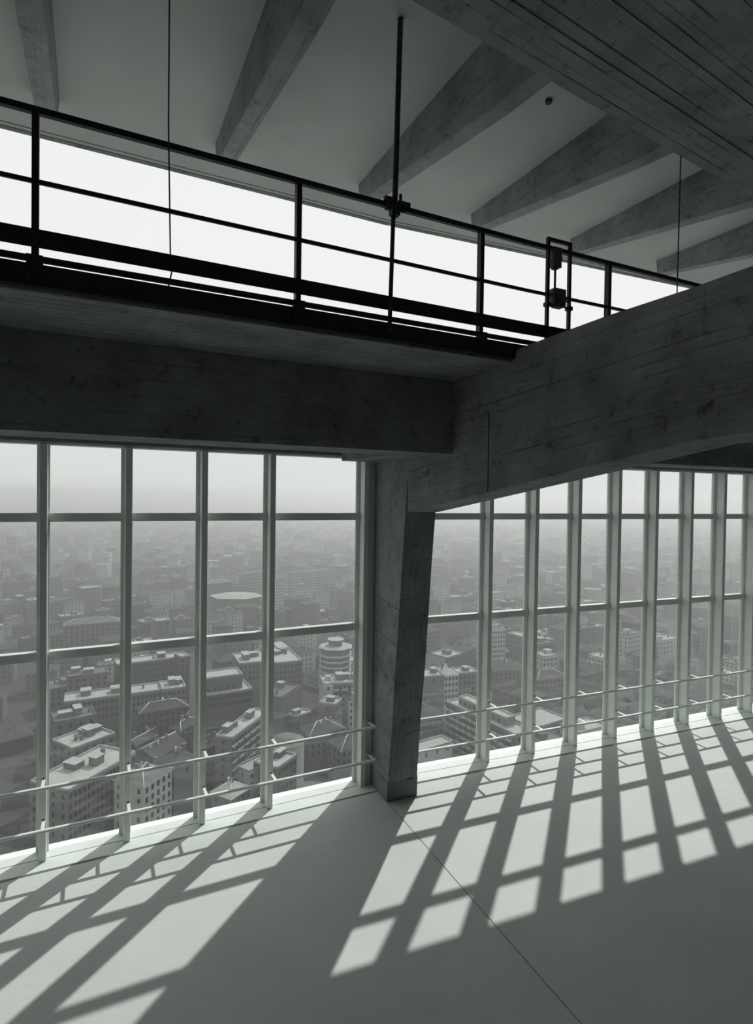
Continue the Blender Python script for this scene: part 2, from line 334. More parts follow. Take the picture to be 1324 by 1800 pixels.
# the girder runs on over the column to the facade; construction joint with a slight lip
boxpart('girder_end', FM, (GS0 + 0.004, GS1 - 0.004, -0.95, 0.40, 5.15, ZT - 0.01), 'girder', gird, board=FM.n)
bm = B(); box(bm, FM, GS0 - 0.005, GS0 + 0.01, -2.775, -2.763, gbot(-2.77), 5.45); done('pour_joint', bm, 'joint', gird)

# ------------------------------------------------------------------ gallery over the windows (each bay)
NT = -3.2; ZD = 6.10
def gallery(F, a, b_, label, side):
    root = empty('gallery', F((a + b_) / 2, -2.0, 5.06)); tag(root, label, 'gallery', 'gallery bays')
    boxpart('edge_beam', F, (a, b_, -2.02, -1.38, 5.06, 5.95), 'beamface', root, board=F.e)
    boxpart('deck_slab', F, (a, b_, NT + 0.05, 0.45, 5.93, 6.04), 'soffit', root, board=F.e)
    boxpart('deck_bounce_layer', F, (a, b_, NT + 0.07, 0.45, 6.04, 6.085), 'deck_bounce', root)  # pale layer added on the unseen deck top to bounce sun onto the ceiling
    boxpart('head_panel', F, (a, b_, NF + 0.02, NG + 0.06, ZH + 0.03, 5.93), 'head', root)
    boxpart('recess_soffit', F, (a, b_, -1.39, NF + 0.03, 5.45, 5.93), 'head', root)
    boxpart('edge_channel', F, (a, b_, NT, NT + 0.06, 5.955, 6.105), 'black', root)
    e0, e1 = (-0.78, -0.19) if side < 0 else (0.28, 0.9)
    boxpart('haunch', F, (e0, e1, -1.39, 0.2, 5.065, 5.93), 'girder', root, board=F.e)
    return root
gallery(FL, S_L0, -0.10, 'dark concrete gallery with board marked underside meeting the face of the girder', -1)
gallery(FR, 0.20, S_R1, 'concrete gallery over the close mullions, behind the girder', 1)

# gallery railing, one run folding at the girder
QL = FL(-0.2, NT + 0.02, 0)
class RFrame:
    def __init__(s): s.e = (FM.e * 0.6 + FL.e * 0.4).normalized(); s.n = Vector((-s.e.y, s.e.x, 0))
    def __call__(s, x, y, z): return QL + s.e * (x + 0.2) + s.n * (y - NT - 0.02) + UP * z
FQ = RFrame()
RN = NT + 0.02
rl = empty('gallery_railing', FL(-2, RN, 6.1)); tag(rl, 'black steel railing with a deep toe board along the gallery edge', 'railing')
for nm, z0, z1, w in (('top_rail', 7.135, 7.18, 0.04), ('middle_rail', 6.66, 6.69, 0.02), ('toe_board', 6.225, 6.35, 0.012), ('foot_rail', 6.125, 6.165, 0.03)):
    boxpart(nm, FL, (S_L0, -0.2, RN - w / 2, RN + w / 2, z0, z1), 'black', rl)
    boxpart(nm, FQ, (-0.22, 12, RN - w / 2, RN + w / 2, z0, z1), 'black', rl)
for s in (-2.62, -4.52, -6.42, -8.32, -0.74):
    p = boxpart('post', FL, (s - 0.022, s + 0.022, RN - 0.012, RN + 0.05, 6.0, 7.15), 'black', rl)
    bm = B(); box(bm, FL, s - 0.05, s + 0.05, RN - 0.045, RN - 0.0, 5.985, 6.16); tube(bm, FL(s - 0.03, RN - 0.02, 6.02), FL(s - 0.06, RN - 0.16, 5.965), 0.012, 6); done('foot_bracket', bm, 'black', p)
for s in (0.98, 2.87, 4.77, 6.67):
    boxpart('post', FQ, (s - 0.022, s + 0.022, RN - 0.012, RN + 0.05, 6.0, 7.15), 'black', rl)

# scaffold tube clamped to the railing
sc = empty('scaffold_tube', FL(-1.77, RN - 0.05, 6.0)); tag(sc, 'rusty upright scaffold tube clamped to the gallery railing and rising to the roof', 'tube')
bm = B(); tube(bm, FL(-1.775, RN - 0.045, 6.02), FL(-1.75, RN - 0.045, 7.16), 0.020, 12); done('lower_tube', bm, 'rust', sc)
bm = B(); tube(bm, FL(-1.745, RN - 0.055, 7.10), FL(-1.715, RN - 0.055, ZR), 0.0255, 12); done('upper_tube', bm, 'rust', sc)
bm = B(); box(bm, FL, -1.81, -1.69, RN - 0.085, RN + 0.02, 7.12, 7.17); box(bm, FL, -1.785, -1.705, RN - 0.09, RN - 0.02, 7.05, 7.13); box(bm, FL, -1.70, -1.58, RN - 0.05, RN - 0.015, 7.165, 7.205)
box(bm, FL, -1.84, -1.77, RN - 0.06, RN - 0.02, 7.17, 7.21); tube(bm, FL(-1.84, RN - 0.07, 7.10), FL(-1.64, RN - 0.07, 7.10), 0.012, 6); tube(bm, FL(-1.70, RN - 0.08, 7.14), FL(-1.70, RN - 0.08, 7.24), 0.014, 6)
done('clamp', bm, 'rust', sc)

# small hoist frame standing at the railing
ho = empty('hoist_frame', FQ(0.2, RN - 0.06, 6.0)); tag(ho, 'narrow steel hoist frame with two motor boxes at the gallery railing', 'hoist')
hs0, hs1, HN = 0.07, 0.365, RN - 0.035
for s in (hs0, hs1): boxpart('upright', FQ, (s - 0.016, s + 0.016, HN - 0.016, HN + 0.016, 6.0, 7.225), 'black', ho)
boxpart('top_bar', FQ, (hs0 - 0.016, hs1 + 0.016, HN - 0.016, HN + 0.016, 7.215, 7.25), 'black', ho)
bm = B(); box(bm, FQ, hs0 + 0.04, hs0 + 0.145, HN - 0.05, HN + 0.02, 6.945, 7.15); box(bm, FQ, hs0 + 0.145, hs0 + 0.17, HN - 0.03, HN + 0.01, 7.03, 7.08); box(bm, FQ, hs0 + 0.05, hs0 + 0.11, HN - 0.03, HN + 0.01, 6.925, 6.95); done('upper_motor', bm, 'motor', ho, bevel=0.004)
bm = B(); tube(bm, FQ(hs0 + 0.1, HN, 6.72), FQ(hs0 + 0.1, HN, 6.96), 0.012, 8); done('drive_rod', bm, 'black', ho)
bm = B(); box(bm, FQ, hs0 + 0.045, hs0 + 0.205, HN - 0.06, HN + 0.03, 6.55, 6.725); box(bm, FQ, hs0 + 0.07, hs0 + 0.18, HN - 0.05, HN + 0.02, 6.535, 6.56); done('lower_motor', bm, 'motor', ho, bevel=0.004)
bm = B()
for s in (hs0, hs1): box(bm, FQ, s - 0.03, s + 0.03, HN - 0.03, HN + 0.025, 6.535, 6.575)
tube(bm, FQ(hs0, HN - 0.02, 6.56), FQ(hs1 + 0.03, HN - 0.02, 6.55), 0.009, 6); tube(bm, FQ(hs0 + 0.2, HN - 0.02, 6.62), FQ(hs1, HN - 0.02, 6.62), 0.009, 6); done('clamp_bar', bm, 'black', ho)
bm = B(); pts = [FQ(hs0 - 0.01, HN - 0.02, 6.25), FQ(hs0 - 0.03, HN - 0.03, 6.17), FQ(hs0 - 0.08, HN - 0.03, 6.12), FQ(hs0 - 0.16, HN - 0.02, 6.105)]
for p, q in zip(pts[:-1], pts[1:]): tube(bm, p, q, 0.005, 5)
done('cable', bm, 'black', ho)

# ------------------------------------------------------------------ roof ribs and beam
NE = -0.57
def zrib(n): return max(8.575 - (NE - n) * 0.155, 8.02)
RIBS = {-4.72: 'farthest from the girder, beyond the long hanging wire', -2.82: 'beside the long hanging wire', -0.90: 'passing behind the scaffold tube', 0.94: 'between the scaffold tube and the hoist frame',
        2.86: 'next after the hoist frame', 4.83: 'behind the wire that hangs from the wide beam', 6.7: 'above the far end of the railing behind the girder'}
for s0, where in RIBS.items():
    nend = NE + (0.06 * max(0.0, -1) if s0 < 0 else -0.0745 * s0 * 0.6)
    bm = B(); prof = []
    secs = [nend, -1.4, -2.6, -3.5, -4.6]; rr = []
    for n in secs:
        zb = zrib(n - (nend - NE)); rr.append([bm.verts.new(FL(s0 - 0.012, n, ZR + 0.02)), bm.verts.new(FL(s0 + 0.232, n, ZR + 0.02)), bm.verts.new(FL(s0 + 0.205, n, zb)), bm.verts.new(FL(s0 + 0.012, n, zb))])
    for a, b_ in zip(rr[:-1], rr[1:]):
        for i in range(4): bm.faces.new((a[i], a[(i + 1) % 4], b_[(i + 1) % 4], b_[i]))
    bm.faces.new(rr[0]); bm.faces.new(rr[-1][::-1])
    tag(done('roof_rib', bm, 'rib', board=FL.n), 'tapered concrete roof rib ' + where, 'rib', 'roof ribs')
ba, bb = FL(-0.563, -4.122, 0), FL(1.325, -3.931, 0); bdir = (bb - ba).normalized(); bper = Vector((-bdir.y, bdir.x, 0))
class BFrame:
    def __call__(s, x, y, z): return ba + bdir * x + bper * y + UP * z
FB = BFrame()
bm = B()
NB = 9
for i in range(NB):
    y0 = -0.19 * i; dz = rng.uniform(0, 0.012); box(bm, FB, -9, 9, y0 - 0.186, y0, 7.985 + dz, ZR + 0.02)
tag(done('roof_beam', bm, 'roofbeam', board=bdir), 'wide board marked concrete beam under the roof into which the ribs run', 'beam')
f = on_level(965, 176, ZR); bm = B(); tube(bm, f - UP * 0.03, f + UP * 0.02, 0.035, 14); tag(done('ceiling_socket', bm, 'black'), 'small round black socket in the roof soffit between two ribs', 'socket')
def wire(pts, r, label):
    bm = B()
    for a, b_ in zip(pts[:-1], pts[1:]): tube(bm, a, b_, r, 6)
    return tag(done('hanging_wire', bm, 'wire'), label, 'wire')
wire([FL(-3.66, RN - 0.04, ZR), FL(-3.66, RN - 0.04, 7.3), FL(-3.64, RN - 0.04, 6.35), FL(-3.63, RN - 0.04, 6.2), FL(-3.65, RN - 0.03, 6.1)], 0.006, 'thin wire hanging from the soffit to the gallery toe board')
wt = on_level(1197, 275, 7.985); wb = Vector((wt.x, wt.y, 6.0))
wire([wt, wb + FM.e * -0.01], 0.006, 'thin wire hanging from the wide roof beam behind the girder')
#CITY
# ------------------------------------------------------------------ the city far below
GZ = -120.0
crng = random.Random(11)
def cmat(name, g, var=0.10, sc=0.06): return plain(name, g, 0.9, var=var, scale=sc, spec=0.1)
CM = dict(w_light=cmat('pale_render_wall', 0.42), w_mid=cmat('grey_render_wall', 0.15), w_dark=cmat('dark_render_wall', 0.095), r_light=cmat('pale_flat_roof', 0.34, 0.15, 0.3),
          r_tile=cmat('weathered_roof_tiles', 0.06, 0.25, 0.5), r_mid=cmat('grey_flat_roof', 0.13, 0.2, 0.3), pane=cmat('dark_window_opening', 0.018), trim=cmat('pale_cornice', 0.6),
          street=cmat('street_and_yards', 0.05, 0.3, 0.012), leaf=cmat('tree_foliage', 0.06, 0.4, 1.0), bark=cmat('tree_bark', 0.07), car=cmat('pale_car_paint', 0.6))
M.update(CM)
class CF:
    """local frame of a building: x along the front, y away from the viewer"""
    def __init__(s, o, d): s.o = Vector((o.x, o.y, 0)); s.e = Vector((d.x, d.y, 0)).normalized(); s.n = Vector((-s.e.y, s.e.x, 0)); s.rz = math.atan2(s.e.y, s.e.x)
    def __call__(s, x, y, z): return s.o + s.e * x + s.n * y + UP * z
def unit_window():
    I = lambda x, y, z: Vector((x, y, z)); bm = B(); box(bm, I, -0.5, 0.5, -0.12, 0.3, 0, 1.0); bmesh.ops.recalc_face_normals(bm, faces=bm.faces)
    me = bpy.data.meshes.new('window'); bm.to_mesh(me); bm.free(); me.materials.append(CM['pane']); return me
UW = unit_window()
foot = []          # (centre, radius) of what is already built
def roof_mesh(bm, F, x0, x1, y0, y1, z, kind, rise=2.6, eave=0.6):
    if kind == 'flat':
        box(bm, F, x0, x1, y0, y1, z - 0.3, z + 0.05)
        for a, b_, c_, d_ in ((x0, x1, y0, y0 + 0.4), (x0, x1, y1 - 0.4, y1), (x0, x0 + 0.4, y0, y1), (x1 - 0.4, x1, y0, y1)): box(bm, F, a, b_, c_, d_, z, z + 0.8)
        return
    X0, X1, Y0, Y1 = x0 - eave, x1 + eave, y0 - eave, y1 + eave; L_, W_ = X1 - X0, Y1 - Y0
    v = [bm.verts.new(F(X0, Y0, z)), bm.verts.new(F(X1, Y0, z)), bm.verts.new(F(X1, Y1, z)), bm.verts.new(F(X0, Y1, z))]
    ins = (min(L_, W_) / 2 if kind == 'hip' else 0.0)
    if L_ >= W_: r = [bm.verts.new(F(X0 + ins, (Y0 + Y1) / 2, z + rise)), bm.verts.new(F(X1 - ins, (Y0 + Y1) / 2, z + rise))]; fs = ((v[0], v[1], r[1], r[0]), (v[2], v[3], r[0], r[1]), (v[1], v[2], r[1]), (v[3], v[0], r[0]))
    else: r = [bm.verts.new(F((X0 + X1) / 2, Y0 + ins, z + rise)), bm.verts.new(F((X0 + X1) / 2, Y1 - ins, z + rise))]; fs = ((v[1], v[2], r[1], r[0]), (v[3], v[0], r[0], r[1]), (v[0], v[1], r[0]), (v[2], v[3], r[1]))
    for f_ in fs:
        try: bm.faces.new(f_)
        except ValueError: pass
    bm.faces.new(v[::-1])
SPECS = []
def nb(A, Bp, h, w, roof, wall, rtone, label, **k): SPECS.append([A, Bp, h, w, roof, wall, rtone, label, k])
def rect(A, Bp, h, w):
    a, b_ = on_level(*A, GZ + h), on_level(*Bp, GZ + h); F = CF(a, b_ - a); L_ = (b_ - a).length
    return [F(0, 0, 0), F(L_, 0, 0), F(L_, w, 0), F(0, w, 0)]
def clash(p, q, tol=0.3):
    for poly in (p, q):
        for i in range(4):
            d = poly[(i + 1) % 4] - poly[i]; ax = Vector((-d.y, d.x, 0)).normalized()
            a0, a1 = min(v.dot(ax) for v in p), max(v.dot(ax) for v in p); b0, b1 = min(v.dot(ax) for v in q), max(v.dot(ax) for v in q)
            if a1 < b0 + tol or b1 < a0 + tol: return False
    return True
RECTS = []
def build_specs():
    # where two neighbours would meet inside each other, the one in front is made less deep
    dist = [(on_level((s_[0][0] + s_[1][0]) / 2, (s_[0][1] + s_[1][1]) / 2, GZ + s_[2]).length) for s_ in SPECS]
    for it in range(40):
        moved = False
        R_ = [rect(*s_[:4]) for s_ in SPECS]
        for i in range(len(SPECS)):
            for j in range(i):
                if clash(R_[i], R_[j]):
                    f_, g_ = (i, j) if dist[i] < dist[j] else (j, i)
                    t_ = f_ if SPECS[f_][3] > 4.5 else g_
                    if SPECS[t_][3] > 2.5: SPECS[t_][3] *= 0.88; moved = True
        if not moved: break
    for s_ in SPECS: RECTS.append(rect(*s_[:4])); near_building(*s_[:8], **s_[8])
def near_building(A, Bp, h, w, roof, wall, rtone, label, single=True, extras=2, cols=None, rows=6, win=(1.1, 1.7), side=True, group='city buildings near the tower', upper=None, balc=False):
    a, b_ = on_level(*A, GZ + h), on_level(*Bp, GZ + h); d = b_ - a; Lx = d.length; F = CF(a, d)
    root = empty('building', F(Lx / 2, w / 2, GZ)); tag(root, label, 'building', group)
    if upper:      # (margin at each end, set back, storey height)
        m0, m1, sb, uh = upper; bm = B(); box(bm, F, m0, Lx - m1, sb, w - 0.3, GZ + h, GZ + h + uh); up_ = done('upper_storey', bm, wall, root)
        bm = B(); roof_mesh(bm, F, m0, Lx - m1, sb, w - 0.3, GZ + h + uh, 'flat'); done('upper_roof', bm, rtone, up_)
        bm = B()
        for i in range(int((Lx - m0 - m1) / 3.2)): x = m0 + 1.6 + 3.2 * i; box(bm, F, x - 0.6, x + 0.6, sb - 0.1, sb + 0.2, GZ + h + 0.5, GZ + h + 2.4)
        tag(done('upper_windows', bm, 'pane', up_), kind='stuff')
    bm = B(); box(bm, F, 0, Lx, 0, w, GZ, GZ + h); done('wall', bm, wall, root)
    bm = B(); roof_mesh(bm, F, 0, Lx, 0, w, GZ + h, roof, rise=min(3.2, 0.26 * min(Lx, w) + 0.6)); rf = done('roof', bm, rtone, root)
    bm = B(); box(bm, F, -0.25, Lx + 0.25, -0.25, 0.1, GZ + h - 0.7, GZ + h - 0.25); done('cornice', bm, 'trim' if wall == 'w_light' else wall, root)
    nc = cols or max(2, int(Lx / 3.3)); nr = min(rows, int(h / 3.4))
    zs = [GZ + h - 2.9 - 3.3 * r for r in range(nr)]; xs = [Lx * (i + 0.5) / nc for i in range(nc)]
    if single:
        for z in zs:
            for x in xs: inst('window', UW, root, F(x, 0.0, z), F.rz, (win[0], 1, win[1]))
    elif nr:
        bm = B()
        for z in zs:
            for x in xs: box(bm, F, x - win[0] / 2, x + win[0] / 2, -0.12, 0.2, z, z + win[1])
        tag(done('window_rows', bm, 'pane', root), kind='stuff')
    if side and w > 7 and nr:
        bm = B()
        for z in zs:
            for i in range(int(w / 4)):
                y = w * (i + 0.5) / int(w / 4)
                box(bm, F, -0.12, 0.2, y - 0.5, y + 0.5, z, z + 1.6); box(bm, F, Lx - 0.2, Lx + 0.12, y - 0.5, y + 0.5, z, z + 1.6)
        tag(done('side_window_rows', bm, 'pane', root), kind='stuff')
    if roof != 'flat':
        ri = min(3.2, 0.26 * min(Lx, w) + 0.6); ins = min(Lx, w) / 2 + 0.6 if roof == 'hip' else -0.6; p, q = (F(ins - 0.6, w / 2, GZ + h + ri), F(Lx - ins + 0.6, w / 2, GZ + h + ri)) if Lx >= w else (F(Lx / 2, ins - 0.6, GZ + h + ri), F(Lx / 2, w - ins + 0.6, GZ + h + ri))
        bm = B(); tube(bm, p, q, 0.22, 5)
        if roof == 'hip' and Lx >= w:
            for c0, c1 in ((F(-0.6, -0.6, GZ + h), p), (F(Lx + 0.6, -0.6, GZ + h), q)): tube(bm, c0, c1, 0.18, 5)
        done('ridge_cap', bm, 'trim', rf)
        rr_ = random.Random(int(A[0] * 3 + A[1]))
        for i in range(4):
            t = rr_.uniform(0.1, 0.9); c0 = p.lerp(q, t) + F.n * rr_.uniform(-0.3, 0.3) * w * 0.5; bm = B(); G = CF(c0, F.e); box(bm, G, 0, 0.7, 0, 0.6, GZ + h + 0.4, GZ + h + ri + 0.9); done('chimney_pot', bm, 'trim' if i % 2 else 'w_mid', rf)
    if balc:
        for z in zs:
            for x in xs[::2]: bm = B(); box(bm, F, x - 1.5, x + 1.5, -1.1, 0.05, z - 0.35, z - 0.1); box(bm, F, x - 1.5, x + 1.5, -1.1, -1.0, z - 0.1, z + 0.7); done('balcony', bm, 'w_light', root)
    r = random.Random(int(A[0] * 7 + A[1]))
    for i in range(extras):
        if roof == 'flat':
            x, y = r.uniform(0.1, 0.7) * Lx, r.uniform(0.3, 0.6) * w; lx, ly, hz = r.uniform(2.5, min(6, 0.3 * Lx + 1)), r.uniform(2, 0.35 * w + 1), r.uniform(1.8, 3.0)
            bm = B(); box(bm, F, x, x + lx, y, y + ly, GZ + h, GZ + h + hz); ph = done('roof_hut', bm, wall, rf)
            bm = B(); box(bm, F, x - 0.3, x + lx + 0.3, y - 0.3, y + ly + 0.3, GZ + h + hz, GZ + h + hz + 0.25); done('hut_cap', bm, 'r_light', root)
        x, y = r.uniform(0.15, 0.85) * Lx, r.uniform(0.35, 0.65) * w
        bm = B(); box(bm, F, x, x + 0.9, y, y + 0.7, GZ + h, GZ + h + (1.8 if roof == 'flat' else 4.2)); box(bm, F, x - 0.15, x + 1.05, y - 0.15, y + 0.85, GZ + h + (1.8 if roof == 'flat' else 4.2), GZ + h + (2.0 if roof == 'flat' else 4.45)); done('chimney', bm, 'w_mid', rf)
    return root, F, Lx
nb((253, 1383), (302, 1351), 24, 13, 'hip', 'w_light', 'r_mid', 'white corner apartment block with five columns of windows, below the guard bars', cols=5, rows=7, win=(1.2, 1.9))
nb((120, 1392), (239, 1324), 27, 17, 'flat', 'w_mid', 'r_light', 'long grey block with pale flat roof beside the white corner block', cols=16, rows=5)
nb((128, 1318), (203, 1290), 24, 15, 'flat', 'w_mid', 'r_light', 'pale roofed block with huts on the roof behind the long grey block', extras=4, single=False)
nb((96, 1272), (170, 1258), 26, 14, 'flat', 'w_mid', 'r_mid', 'grey flat roofed block with low parapet facing the long terraced block', single=False)
nb((112, 1236), (284, 1214), 26, 13, 'flat', 'w_mid', 'r_light', 'long terraced block with a white roof line and a raised end', cols=22, rows=3, extras=3)
nb((285, 1213.9), (327, 1208.5), 27, 14, 'flat', 'w_mid', 'r_light', 'raised end block with pale roof huts next to the long terraced block', cols=5, rows=4, extras=3)
nb((246, 1254), (330, 1241), 25, 9, 'hip', 'w_dark', 'r_tile', 'low dark wing with dormers in front of the terraced block', cols=8, rows=3, extras=1)
nb((205, 1170), (318, 1156), 28, 12, 'flat', 'w_dark', 'r_light', 'long dark block edged with a white roof line, behind the terraced block', cols=16, rows=4, extras=1)
nb((318, 1156), (334, 1153), 31, 12, 'flat', 'w_dark', 'r_light', 'dark stair tower with pale cap at the end of the long dark block', cols=2, rows=4, extras=0)
nb((118, 1192), (190, 1183), 25, 14, 'flat', 'w_mid', 'r_mid', 'grey block with a pale parapet behind the terraced block', single=False)
nb((272, 1334), (326, 1305), 17, 13, 'gable', 'w_mid', 'r_tile', 'gabled house with dark tiles and chimney line behind the white corner block', cols=5, rows=3, extras=3)
nb((240, 1312), (280, 1290), 16, 13, 'gable', 'w_dark', 'r_tile', 'small gabled house with dark tiles next to the dormer wing', cols=4, rows=2, extras=2)
nb((318, 1284), (352, 1266), 19, 8, 'hip', 'w_dark', 'r_tile', 'hipped house with dark tiles below the dormer wing', cols=4, rows=2, extras=3)
nb((306, 1352), (352, 1333), 23, 12, 'hip', 'w_mid', 'r_tile', 'tall blank walled house with tiled roof beside the white corner block', cols=1, rows=1, side=False, extras=3)
nb((408, 1299), (474, 1250), 25, 15, 'flat', 'w_mid', 'r_light', 'long apartment block with pale roof terrace and rows of balconies', cols=13, rows=7, extras=3, balc=True)
nb((354, 1318), (400, 1301), 19, 12, 'hip', 'w_dark', 'r_tile', 'hip roofed house with pale ridge lines beside the terrace block', cols=5, rows=3, extras=3)
nb((364, 1224), (444, 1212), 25, 17, 'flat', 'w_dark', 'r_light', 'dark stepped block with a wide loggia row and a set back upper storey', cols=10, rows=2, win=(2.0, 2.2), extras=0, upper=(0, 4, 4.5, 7.0))
nb((421, 1168), (478, 1162), 29, 22, 'flat', 'w_mid', 'r_light', 'grey block with a pale parapet and roof pavilions near the loggia block', cols=8, rows=3, extras=3)
nb((383, 1238), (436, 1230), 13, 14, 'flat', 'w_mid', 'r_light', 'low yard building with a bright terrace below the loggia block', cols=6, rows=2, extras=1)
nb((484, 1167), (531, 1162), 28, 40, 'flat', 'w_mid', 'r_light', 'deep grey block with long bright roof and tall windows', cols=7, rows=4, extras=3)
nb((495, 1228), (528, 1206), 27, 12, 'flat', 'w_mid', 'r_mid', 'blank grey party wall house with a pale roof edge', cols=1, rows=1, side=False, extras=1)
nb((569, 1204.2), (586, 1203.1), 27, 14, 'flat', 'w_light', 'r_light', 'pale end house of a roof garden block near the octagonal tower', cols=1, rows=1, extras=1)
nb((586.5, 1203), (650, 1199), 27, 14, 'flat', 'w_mid', 'r_light', 'roof garden block with balconies near the octagonal tower', cols=8, rows=5, extras=4, balc=True)
nb((560, 1236), (590, 1240), 24, 9, 'flat', 'w_mid', 'r_light', 'big blank fronted grey block with a bright flat roof and windows down its side', cols=1, rows=1, extras=1)
nb((545, 1293), (605, 1280), 18, 12, 'hip', 'w_mid', 'r_tile', 'tiled low house before the blank fronted block', cols=6, rows=3, extras=1)
nb((613, 1232), (650, 1228), 21, 12, 'flat', 'w_light', 'r_mid', 'white walled house beside the blank fronted block', cols=4, rows=4, extras=1)
nb((488, 1352), (522, 1328), 24, 11, 'flat', 'w_dark', 'r_light', 'dark fronted house with pale roof terrace under the rounded building', cols=5, rows=6, extras=1)
nb((406, 1405), (440, 1384), 14, 10, 'hip', 'w_mid', 'r_light', 'low house with bright roof at the street corner by the balcony block', cols=4, rows=2, extras=0)
nb((438, 1358), (478, 1338), 12, 10, 'flat', 'w_light', 'r_light', 'pale low house in front of the balcony block', cols=4, rows=2, extras=0)
nb((520, 1262), (548, 1252), 17, 10, 'flat', 'w_mid', 'r_light', 'low pale terrace house beside the blank fronted block', cols=3, rows=2, extras=1)
nb((600, 1320), (648, 1308), 15, 12, 'hip', 'w_mid', 'r_tile', 'wide tiled house at the foot of the column, near the closure panel', cols=5, rows=3, extras=2)
# right-hand run of windows
nb((744, 1191), (781, 1187.5), 28, 12, 'flat', 'w_mid', 'r_light', 'blank side wall house with bright roof beyond the column', cols=1, rows=1, side=False, extras=1)
nb((781.5, 1187.4), (806, 1185.1), 28, 12, 'hip', 'w_light', 'r_light', 'white walled house with square windows beyond the column', cols=4, rows=5, extras=1)
nb((806.5, 1185), (842, 1181.7), 28, 10, 'flat', 'w_mid', 'r_light', 'grey house with bright roof next to the white walled house', cols=5, rows=4, extras=1)
nb((736, 1263), (778, 1254.5), 21, 14, 'hip', 'w_mid', 'r_tile', 'tiled apartment house with balcony lines at the foot of the column', cols=7, rows=5, extras=2)
nb((785, 1234), (906, 1293), 25, 9.5, 'flat', 'w_mid', 'r_light', 'long stepped apartment block with bright terraces crossing behind the guard bars', cols=22, rows=6, extras=0, balc=True, upper=(5, 9, 3.4, 3.2))
nb((740, 1322), (796, 1305), 14, 8, 'flat', 'w_light', 'r_light', 'low yard shed with bright roof at the foot of the column', cols=3, rows=1, extras=0)
nb((940, 1282), (998, 1264), 10, 18, 'flat', 'w_mid', 'r_light', 'low workshop with broad bright roof behind the guard bars', cols=6, rows=2, extras=1)
nb((1018, 1290), (1068, 1277), 14, 12, 'flat', 'w_light', 'r_light', 'white low house at the edge of the window sill', cols=6, rows=3, extras=1)
nb((860, 1108), (889, 1106), 32, 12, 'flat', 'w_light', 'r_light', 'pale tower block with vertical bays between the mullions', cols=6, rows=8, extras=2)
nb((893, 1113), (925, 1122), 24, 9, 'flat', 'w_mid', 'r_light', 'bright roofed slab next to the pale tower block', cols=7, rows=4, extras=0)
nb((866, 1148), (896, 1146), 14, 20, 'flat', 'w_mid', 'r_light', 'low hall with bright roof below the pale tower block', cols=4, rows=1, extras=0)
nb((945, 1134), (977, 1130), 22, 13, 'flat', 'w_mid', 'r_mid', 'grey office slab in the haze between close mullions', cols=8, rows=4, extras=1)
nb((955, 1155), (980, 1153), 18, 12, 'flat', 'w_light', 'r_light', 'white low hall below the grey office slab', cols=4, rows=2, extras=1)
nb((945, 1195), (1000, 1188), 14, 30, 'hip', 'w_mid', 'r_tile', 'broad tiled hall with a large hip roof', cols=8, rows=2, extras=1)
nb((870, 1180), (930, 1176), 16, 24, 'hip', 'w_mid', 'r_tile', 'wide tiled house with dark eaves below the low hall', cols=8, rows=2, extras=1)
nb((1035, 1152), (1068, 1160), 16, 12, 'flat', 'w_light', 'r_light', 'white hall with a bright striped roof', cols=6, rows=2, extras=1)
nb((1038, 1182), (1068, 1180), 17, 20, 'hip', 'w_mid', 'r_tile', 'hip roofed house below the white hall', cols=5, rows=2, extras=1)
nb((1105, 1118), (1135, 1112), 26, 12, 'flat', 'w_light', 'r_mid', 'pale office house with many windows in the haze', cols=8, rows=5, extras=1)
nb((1100, 1150), (1138, 1160), 16, 14, 'flat', 'w_mid', 'r_tile', 'low row house near the pale office house', cols=6, rows=2, extras=1)
nb((1160, 1128), (1196, 1122), 20, 12, 'flat', 'w_light', 'r_light', 'bright roofed house near the end of the window wall', cols=6, rows=3, extras=2)
# farther landmarks in the haze
nb((420, 1010), (475, 1004), 34, 16, 'flat', 'w_light', 'r_mid', 'tall hazy palace wing with close vertical windows, shorter half', single=False, cols=18, rows=8, win=(1.6, 2.4), extras=0)
nb((505, 1008), (592, 1001), 34, 16, 'flat', 'w_light', 'r_mid', 'tall hazy palace wing with close vertical windows, longer half', single=False, cols=24, rows=8, win=(1.6, 2.4), extras=0)
nb((485, 1021), (500, 1019), 36, 12, 'flat', 'w_light', 'r_mid', 'pale slab standing before the hazy palace', single=False, cols=5, rows=8, extras=0)
nb((366, 1027), (408, 1023), 26, 14, 'hip', 'w_mid', 'r_mid', 'hazy long house beside the pale hexagonal roof', single=False, extras=1)
nb((276, 1093), (300, 1090), 30, 10, 'flat', 'w_mid', 'r_light', 'blank tower house with white cap in the upper panes', single=False, cols=2, rows=3, extras=0)
nb((335, 958), (352, 957), 46, 14, 'flat', 'w_light', 'r_light', 'tall hazy tower rising beside a mullion', single=False, cols=4, rows=12, extras=0)
nb((112, 1100), (212, 1092), 27, 14, 'hip', 'w_mid', 'r_mid', 'hazy arcaded block above the middle transom', single=False, extras=1)
